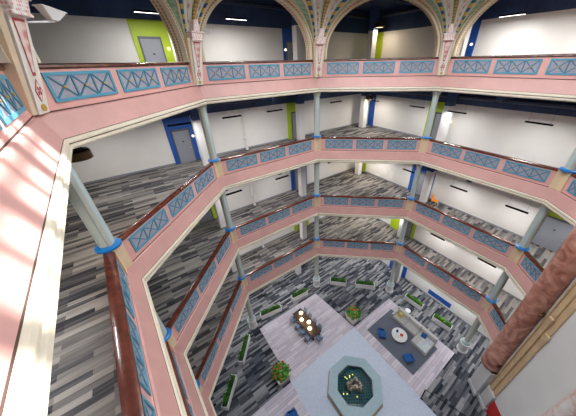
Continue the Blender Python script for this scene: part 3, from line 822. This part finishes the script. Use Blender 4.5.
# plants -------------------------------------------------------------
def leaves(mb, n, bx, by, z0, h, size, seed, mi=0):
    rd = random.Random(seed)
    for i in range(n):
        x = rd.uniform(-bx, bx); y = rd.uniform(-by, by); t = rd.uniform(0, 2*PI); L = h*rd.uniform(.55, 1.1); lean = rd.uniform(.1, .45); w = size*rd.uniform(.7, 1.3)
        d = Vector((math.cos(t), math.sin(t), 0)); s = Vector((-d.y, d.x, 0)); b = Vector((x, y, z0))
        p1 = b+d*L*lean*.5+Vector((0, 0, L*.6)); p2 = b+d*L*lean*1.1+Vector((0, 0, L*(1.0-lean*.4)))
        mb.add([b-s*w*.2, b+s*w*.2, p1+s*w*.5, p1-s*w*.5, p2], [(0, 1, 2, 3), (3, 2, 4)], mi)
def trough(p, q, out, label, tall=.42, leafm='leaf', ln=None, w=.46, seed=0):
    p, q = Vector(p), Vector(q); d = (q-p); L = d.length if ln is None else ln; d.normalize(); nrm = Vector((-d.y, d.x))
    if nrm.dot(Vector(out)) < 0: nrm = -nrm
    c = (p+q)/2+nrm*w/2; rz = math.atan2(d.y, d.x)
    o = thing('trough_planter', (c.x, c.y, GZ), label, 'planter', 'white trough planters on the ground floor', rz)
    hx = L/2; hy = w/2; t = .04; mb = MB()
    mb.box(-hx, -hy, .0, hx, hy, .06); mb.box(-hx, -hy, .06, hx, -hy+t, .58); mb.box(-hx, hy-t, .06, hx, hy, .58); mb.box(-hx, -hy+t, .06, -hx+t, hy-t, .58); mb.box(hx-t, -hy+t, .06, hx, hy-t, .58)
    mb.build('box', 'planter', o)
    mb = MB(); mb.box(-hx+t, -hy+t, .06, hx-t, hy-t, .52); mb.build('soil', 'soil', o)
    mb = MB(); leaves(mb, 170, hx-.14, hy-.10, .5, tall, .10, seed); leaves(mb, 60, hx-.14, hy-.10, .5, tall*1.1, .09, seed+50, 1); mb.build('foliage', [leafm, 'leafl'], o)
trough((-5.62, 12.32), (-5.72, 10.05), (-1, 0), 'white trough planter with green plants, upper of the two on the left', seed=1)
trough((-6.02, 9.09), (-6.20, 7.0), (-1, 0), 'white trough planter with green plants, lower of the two on the left', seed=2)
trough((-4.83, 14.08), (-2.91, 15.02), (-.5, 1), 'white trough planter left of the dining tiles, nearer the left column', seed=3)
trough((-1.82, 16.05), (-.2, 16.95), (-.5, 1), 'white trough planter behind the dark dining table', seed=4)
trough((2.34, 18.22), (4.13, 17.91), (0, 1), 'white trough planter at rear, just right of the rear column', seed=5)
trough((5.13, 17.75), (7.2, 17.42), (0, 1), 'white trough planter at rear, left of the rear right column', seed=6)
trough((10.09, 16.13), (11.2, 14.69), (1, .7), 'white trough planter behind the sofa, nearer the rear column', leafm='leafl', seed=7)
trough((11.87, 13.7), (12.97, 12.43), (1, .7), 'white trough planter right of the sofa near the right column', leafm='leafl', seed=8)
def flower_box(c, label, seed):
    o = thing('flower_planter', (c[0], c[1], GZ), label, 'planter', 'square flower planters', ANG_E)
    mb = MB(); b, t_ = .46, .60; mb.hexa([(-b, -b, .02), (b, -b, .02), (b, b, .02), (-b, b, .02), (-t_, -t_, .95), (t_, -t_, .95), (t_, t_, .95), (-t_, t_, .95)]); mb.build('pot', 'planterc', o, bevel=.02)
    rd = random.Random(seed); mb = MB()
    for i in range(330):
        t = rd.uniform(0, 2*PI); ph = rd.uniform(.1, 1.45); R = rd.uniform(.55, .80)
        p = Vector((R*math.cos(t)*math.sin(ph), R*math.sin(t)*math.sin(ph), .95+R*.75*math.cos(ph)))
        d = Vector((math.cos(t)*math.sin(ph), math.sin(t)*math.sin(ph), math.cos(ph))); s = d.orthogonal().normalized(); s = Matrix.Rotation(rd.uniform(0, 6.28), 3, d) @ s; u = d.cross(s)
        w = rd.uniform(.09, .15); dd = d*.06
        mb.add([p-u*w*1.4-dd, p+s*w*.6, p+u*w*1.6+dd*.5, p-s*w*.6], [(0, 1, 2, 3)], 0 if rd.random() < .3 else 1)
    mb.build('foliage', ['leaf', 'leafl'], o)
    MB().lathe((0, 0, .9), [(.5, 0), (.6, .18), (.5, .42), (.25, .58), (.05, .62)], 12).build('leaf_mass', 'leaf', o, smooth=True)
    for i in range(13):
        t = rd.uniform(0, 2*PI); ph = rd.uniform(.0, 1.0); R = .80
        p = (R*math.cos(t)*math.sin(ph), R*math.sin(t)*math.sin(ph), .95+R*.75*math.cos(ph))
        MB().lathe(p, [(.02, -.06), (.075, 0), (.06, .05), (.02, .07)], 7).build('flower', 'flower', o)
flower_box((-2.42, 9.05), 'square planter of green leaves and coral flowers left of the fountain', 11)
flower_box((4.22, 13.95), 'square planter of green leaves and coral flowers between dining tiles and lounge', 12)

# dining table -------------------------------------------------------
tc = Vector((-.38, 13.27)); tdir = Vector((1.97, -2.40)).normalized(); trz = math.atan2(tdir.y, tdir.x)
tl, tw = 3.1, 1.02
o = thing('dining_table', (tc.x, tc.y, GZ+.02), 'long dark walnut dining table on the lilac tiles', 'table', None, trz)
mb = MB(); mb.box(-tl/2, -tw/2, .70, tl/2, tw/2, .76); mb.build('tabletop', 'walnut', o, bevel=.015)
for sx in (-1, 1):
    for sy in (-1, 1):
        mb = MB(); mb.box(sx*(tl/2-.15)-.04, sy*(tw/2-.12)-.04, 0, sx*(tl/2-.15)+.04, sy*(tw/2-.12)+.04, .70); mb.build('leg', 'black', o)
mb = MB(); mb.box(-tl/2+.15, -.03, .62, tl/2-.15, .03, .70); mb.build('rail', 'black', o)
def T2(x, y, z, c=tc, rz=trz): return Vector((c.x+x*math.cos(rz)-y*math.sin(rz), c.y+x*math.sin(rz)+y*math.cos(rz), z))
for i, (x, y, w) in enumerate(((-1.0, .14, 'first'), (-.42, -.24, 'second'), (.22, .12, 'third'), (.75, -.22, 'fourth'))):
    q = T2(x, y, GZ+.78)  # round bowls given an added globe glow and bulb light
    b = thing('glow_bowl', q, f'{w} round bowl with added glow from the rear end of the dark dining table', 'glowing bowl', 'round glowing bowls on the dining table')
    MB().lathe((0, 0, 0), [(.10, 0), (.10, .02), (.03, .04), (.03, .07)], 14).build('base', 'bronze', b, smooth=True)
    MB().lathe((0, 0, .06), [(.05, 0), (.15, .04), (.19, .10), (.15, .16), (.04, .19)], 16).build('globe', 'warm', b, smooth=True)
    ld = bpy.data.lights.new('glow_bowl_bulb', 'POINT'); ld.energy = 9; ld.color = (1, .75, .45); ld.shadow_soft_size = .15
    lo = bpy.data.objects.new('glow_bowl_bulb', ld); COL.objects.link(lo); lo.parent = b; lo.location = (0, 0, .42)

def dining_chair():
    o = thing('dining_chair', (0, 0, 0), '', 'chair', 'chairs around the dining table')
    mb = MB(); mb.box(-.24, -.24, .42, .24, .24, .50); mb.build('seat', 'slatefab', o, bevel=.03)
    mb = MB(); mb.hexa([(-.23, -.25, .50), (.23, -.25, .50), (.23, -.19, .50), (-.23, -.19, .50), (-.20, -.36, .88), (.20, -.36, .88), (.20, -.31, .88), (-.20, -.31, .88)]); mb.build('backrest', 'slatefab', o, bevel=.02)
    for sx in (-1, 1):
        for sy in (-1, 1):
            mb = MB(); mb.bar((sx*.19, sy*.19, .44), (sx*.25, sy*.25, 0), .035, .035); mb.build('leg', 'steel', o)
        mb = MB(); mb.tube([(sx*.25, -.2, .62), (sx*.27, -.05, .66), (sx*.26, .15, .64), (sx*.25, .18, .48)], .018, 6); mb.build('armrest', 'black', o)
    return o
proto = dining_chair(); first = True
SEATS = []
for i, x in enumerate((-1.1, -.36, .36, 1.1)):
    SEATS.append((x, -tw/2-.22, 0, f'slate blue chair on the left side of the dining table, {ordi[i]} from rear end'))
for i, x in enumerate((-1.1, -.36, .36, 1.1)):
    SEATS.append((x, tw/2-.02, PI, f'slate blue chair on the right side of the dining table, {ordi[i]} from rear end'))
SEATS.append((tl/2+.22, .0, PI/2, 'slate blue chair at the front end of the dining table'))
for x, y, rz, lab in SEATS:
    c = proto if first else copy_tree(proto); first = False
    q = T2(x, y, GZ+.02); c.location = q; c.rotation_euler = (0, 0, trz+rz); c['label'] = lab

# sofa ---------------------------------------------------------------
sb = Vector((8.95, 14.72)); srz = math.atan2(eR.y, eR.x)      # local x along the back, local -y to the coffee table
SL = 4.05
o = thing('sectional_sofa', (sb.x, sb.y, GZ+.035), 'light grey L shaped sectional sofa with chaise at the right end', 'sofa', None, srz)
mb = MB(); mb.box(0, -1.15, .08, SL, 0, .28); mb.box(SL-1.45, -1.85, .08, SL, -1.15, .28); mb.build('base', 'sofa', o, bevel=.03)
mb = MB(); mb.hexa([(0, -.24, .28), (SL, -.24, .28), (SL, 0, .28), (0, 0, .28), (0, -.20, .82), (SL, -.20, .82), (SL, .03, .82), (0, .03, .82)]); mb.build('backrest', 'sofa', o, bevel=.05)
mb = MB(); mb.box(0, -1.15, .28, .22, -.2, .62); mb.build('armrest', 'sofa', o, bevel=.04)
for x0, x1, y0 in ((.23, 1.40, -1.14), (1.42, 2.58, -1.14), (2.60, SL-.02, -1.84)):
    mb = MB(); mb.box(x0, y0, .28, x1, -.24, .46); mb.build('seat_cushion', 'sofa', o, bevel=.05)
for x0, x1 in ((.25, 1.38), (1.44, 2.56), (2.62, SL-.05)):
    mb = MB(); mb.hexa([(x0, -.46, .46), (x1, -.46, .46), (x1, -.22, .46), (x0, -.22, .46), (x0+.02, -.34, .90), (x1-.02, -.34, .90), (x1-.02, -.18, .90), (x0+.02, -.18, .90)]); mb.build('back_cushion', 'sofa', o, bevel=.06)
for x, y in ((.1, -1.05), (SL-.1, -1.75), (.1, -.1), (SL-.1, -.1), (SL-1.35, -1.75)):
    mb = MB(); mb.box(x-.03, y-.03, 0, x+.03, y+.03, .08); mb.build('leg', 'oakleg', o)
def TS(x, y, z): return Vector((sb.x+x*math.cos(srz)-y*math.sin(srz), sb.y+x*math.sin(srz)+y*math.cos(srz), GZ+.035+z))
def cushion(x, y, z, m, lab, rz=0.0):
    mb = MB(); mb.lathe((0, 0, 0), [(.02, -.10), (.26, -.05), (.33, 0), (.26, .05), (.02, .10)], 4, a0=PI/4)
    ob = mb.build('cushion', m, smooth=False, bevel=.03); ob.location = TS(x, y, z); ob.rotation_euler = (.9, .1, srz+rz); return tag(ob, lab, 'cushion')
cushion(.60, -.62, .66, 'yelfab', 'mustard yellow cushion at the left end of the grey sofa')
cushion(3.10, -.66, .66, 'bluefab', 'blue cushion on the chaise end of the grey sofa', .2)
mb = MB(); mb.hexa([(-.42, -.85, 0), (.42, -.85, 0), (.42, .55, 0), (-.42, .55, 0), (-.42, -.85, .03), (.42, -.85, .03), (.42, .55, .03), (-.42, .55, .03)])
ob = mb.build('throw_blanket', 'throw', bevel=.01); ob.location = TS(3.55, -.98, .465); ob.rotation_euler = (0, 0, srz); tag(ob, 'pale blue-grey throw blanket spread over the chaise', 'blanket')

q = Vector((9.62, 14.22)); o = thing('side_table', (q.x, q.y, GZ), 'small round white side table behind the sofa back', 'side table')
MB().lathe((0, 0, 0), [(.24, 0), (.24, .03), (.05, .05)], 18).build('foot', 'black', o); MB().tube([(0, 0, .03), (0, 0, .74)], .04, 8).build('stem', 'black', o)
MB().lathe((0, 0, 0), [(.23, .74), (.26, .76), (.26, .82), (.24, .84)], 24).build('top', 'whitegl', o, smooth=True)
q = Vector((8.1, 12.05)); o = thing('coffee_table', (q.x, q.y, GZ+.035), 'round white coffee table in front of the grey sofa', 'coffee table')
MB().lathe((0, 0, 0), [(.64, .40), (.68, .42), (.68, .46), (.66, .48)], 32).build('top', 'whitegl', o, smooth=True)
for i in range(4):
    t = PI/4+PI/2*i; mb = MB(); mb.bar((.45*math.cos(t), .45*math.sin(t), .40), (.6*math.cos(t), .6*math.sin(t), 0), .05, .05); mb.build('leg', 'oakleg', o)
def T3(x, y, z): return Vector((q.x+x, q.y+y, GZ+.035+z))
b = thing('vase', T3(-.14, .25, .48), 'blue glazed vase on the white coffee table', 'vase'); MB().lathe((0, 0, 0), [(.06, 0), (.10, .08), (.10, .2), (.05, .30), (.06, .34)], 14).build('body', 'bluefab', b, smooth=True)
b = thing('bowl', T3(.14, -.10, .48), 'small red bowl on the white coffee table', 'bowl'); MB().lathe((0, 0, 0), [(.06, 0), (.08, .02), (.15, .09), (.13, .09), (.05, .03)], 16).build('body', 'red', b, smooth=True)
mb = MB(); mb.box(-.14, -.10, 0, .14, .10, .02); ob = mb.build('magazine', 'colwhite'); ob.location = T3(-.30, -.16, .48); ob.rotation_euler = (0, 0, .5); tag(ob, 'pale magazine lying on the white coffee table', 'magazine')

def armchair(c, rz, lab, m='bluefab', proto=None):
    if proto:
        o = copy_tree(proto); o.location = (c[0], c[1], GZ+.035); o.rotation_euler = (0, 0, rz); o['label'] = lab; return o
    o = thing('armchair', (c[0], c[1], GZ+.035), lab, 'armchair', 'blue lounge armchairs', rz)
    mb = MB(); mb.box(-.36, -.34, .26, .36, .38, .44); mb.build('seat', m, o, bevel=.06)
    mb = MB(); mb.hexa([(-.38, -.40, .30), (.38, -.40, .30), (.38, -.24, .30), (-.38, -.24, .30), (-.36, -.56, .86), (.36, -.56, .86), (.36, -.44, .86), (-.36, -.44, .86)]); mb.build('backrest', m, o, bevel=.05)
    for sx in (-1, 1):
        mb = MB(); mb.hexa([(sx*.41-.05, -.34, .28), (sx*.41+.05, -.34, .28), (sx*.41+.05, .30, .28), (sx*.41-.05, .30, .28), (sx*.43-.05, -.42, .62), (sx*.43+.05, -.42, .62), (sx*.43+.05, .22, .54), (sx*.43-.05, .22, .54)]); mb.build('armrest', m, o, bevel=.03)
        for sy in (-1, 1):
            mb = MB(); mb.bar((sx*.30, sy*.28, .27), (sx*.40, sy*.38, 0), .05, .05); mb.build('leg', 'oakleg', o)
    return o
ac = armchair((6.62, 12.25), -1.75, 'blue armchair left of the round coffee table'); ac.scale = (.86, .86, .9)
armchair((8.20, 10.15), .18, 'blue armchair nearest the fountain, below the coffee table', proto=ac)
armchair((-1.35, 6.45), -1.2, 'blue armchair on the rug at the bottom edge', proto=ac)
# orange chair on the third highest balcony
w = WR(.95, 2.35, FZ['C']); o = thing('shell_chair', w, 'orange shell chair by the blue door on the third highest balcony', 'chair', None, .6)
mb = MB(); mb.box(-.25, -.25, .42, .25, .25, .50); mb.build('seat', 'orange', o, bevel=.04)
mb = MB(); mb.hexa([(-.24, .18, .48), (.24, .18, .48), (.24, .26, .48), (-.24, .26, .48), (-.2, .28, .90), (.2, .28, .90), (.2, .34, .90), (-.2, .34, .90)]); mb.build('backrest', 'orange', o, bevel=.03)
for sx in (-1, 1):
    for sy in (-1, 1):
        mb = MB(); mb.bar((sx*.18, sy*.18, .42), (sx*.24, sy*.24, 0), .03, .03); mb.build('leg', 'steel', o)

# thin dark handrail at the edge of the paving
p0, p1 = Vector((8.62, 7.85)), Vector((8.2, 7.45)); p2 = Vector((10.9, 6.15))
o = thing('low_handrail', (p0.x, p0.y, GZ), 'thin dark low handrail along the paving edge below the lounge tiles', 'handrail')
def lz(p, z): return (p.x-p0.x, p.y-p0.y, z)
MB().tube([lz(p0, .5), lz(p1, .5)], .035, 6).build('end_rail', 'black', o)
MB().tube([lz(p0, .5), lz(p2, .5)], .022, 6).build('top_rail', 'black', o)
for t in (0, .33, .66, 1):
    p = p0.lerp(p2, t); MB().tube([lz(p, 0), lz(p, .5)], .025, 6).build('post', 'bronze', o)
MB().tube([lz(p1, 0), lz(p1, .5)], .03, 6).build('post', 'bronze', o)

# ------------------------------------------------------------------ light, sky, camera
az = SUN[0].normalized(); sd = Vector((az.x, az.y, SUN[1])).normalized()
ld = bpy.data.lights.new('sun', 'SUN'); ld.energy = 13.0; ld.angle = math.radians(1.6); ld.color = (1, .95, .88)
lo = bpy.data.objects.new('sun', ld); COL.objects.link(lo); lo.rotation_euler = sd.to_track_quat('Z', 'Y').to_euler(); lo.location = (3, 8, 20)
w = bpy.data.worlds.new('sky'); SC.world = w; w.use_nodes = True
w.node_tree.nodes['Background'].inputs[0].default_value = (.75, .86, 1, 1); w.node_tree.nodes['Background'].inputs[1].default_value = .6

f, th, ro = 234.887, .542625, -.021648
cx, cy = 307.85, 202.70
fw = Vector((0, math.cos(th), -math.sin(th))); rt = Vector((1, 0, 0)); up = rt.cross(fw)
r2 = rt*math.cos(ro)+up*math.sin(ro); u2 = up*math.cos(ro)-rt*math.sin(ro)
cd = bpy.data.cameras.new('camera'); cam = bpy.data.objects.new('camera', cd); COL.objects.link(cam); SC.camera = cam
cd.sensor_fit = 'HORIZONTAL'; cd.sensor_width = 36; cd.lens = f/576*36; cd.shift_x = (288-cx)/576; cd.shift_y = (cy-208)/576
cd.clip_start = .02; cd.clip_end = 300
mw = Matrix((( r2.x, u2.x, -fw.x, 0), (r2.y, u2.y, -fw.y, 0), (r2.z, u2.z, -fw.z, 0), (0, 0, 0, 1)))
cam.matrix_world = mw
vs = SC.view_settings; vs.view_transform = 'Standard'; vs.look = 'None'; vs.exposure = 0.35; vs.gamma = 1.0; vs.use_curve_mapping = False
SC.cycles.max_bounces = 6; SC.cycles.diffuse_bounces = 4; SC.cycles.sample_clamp_indirect = 6
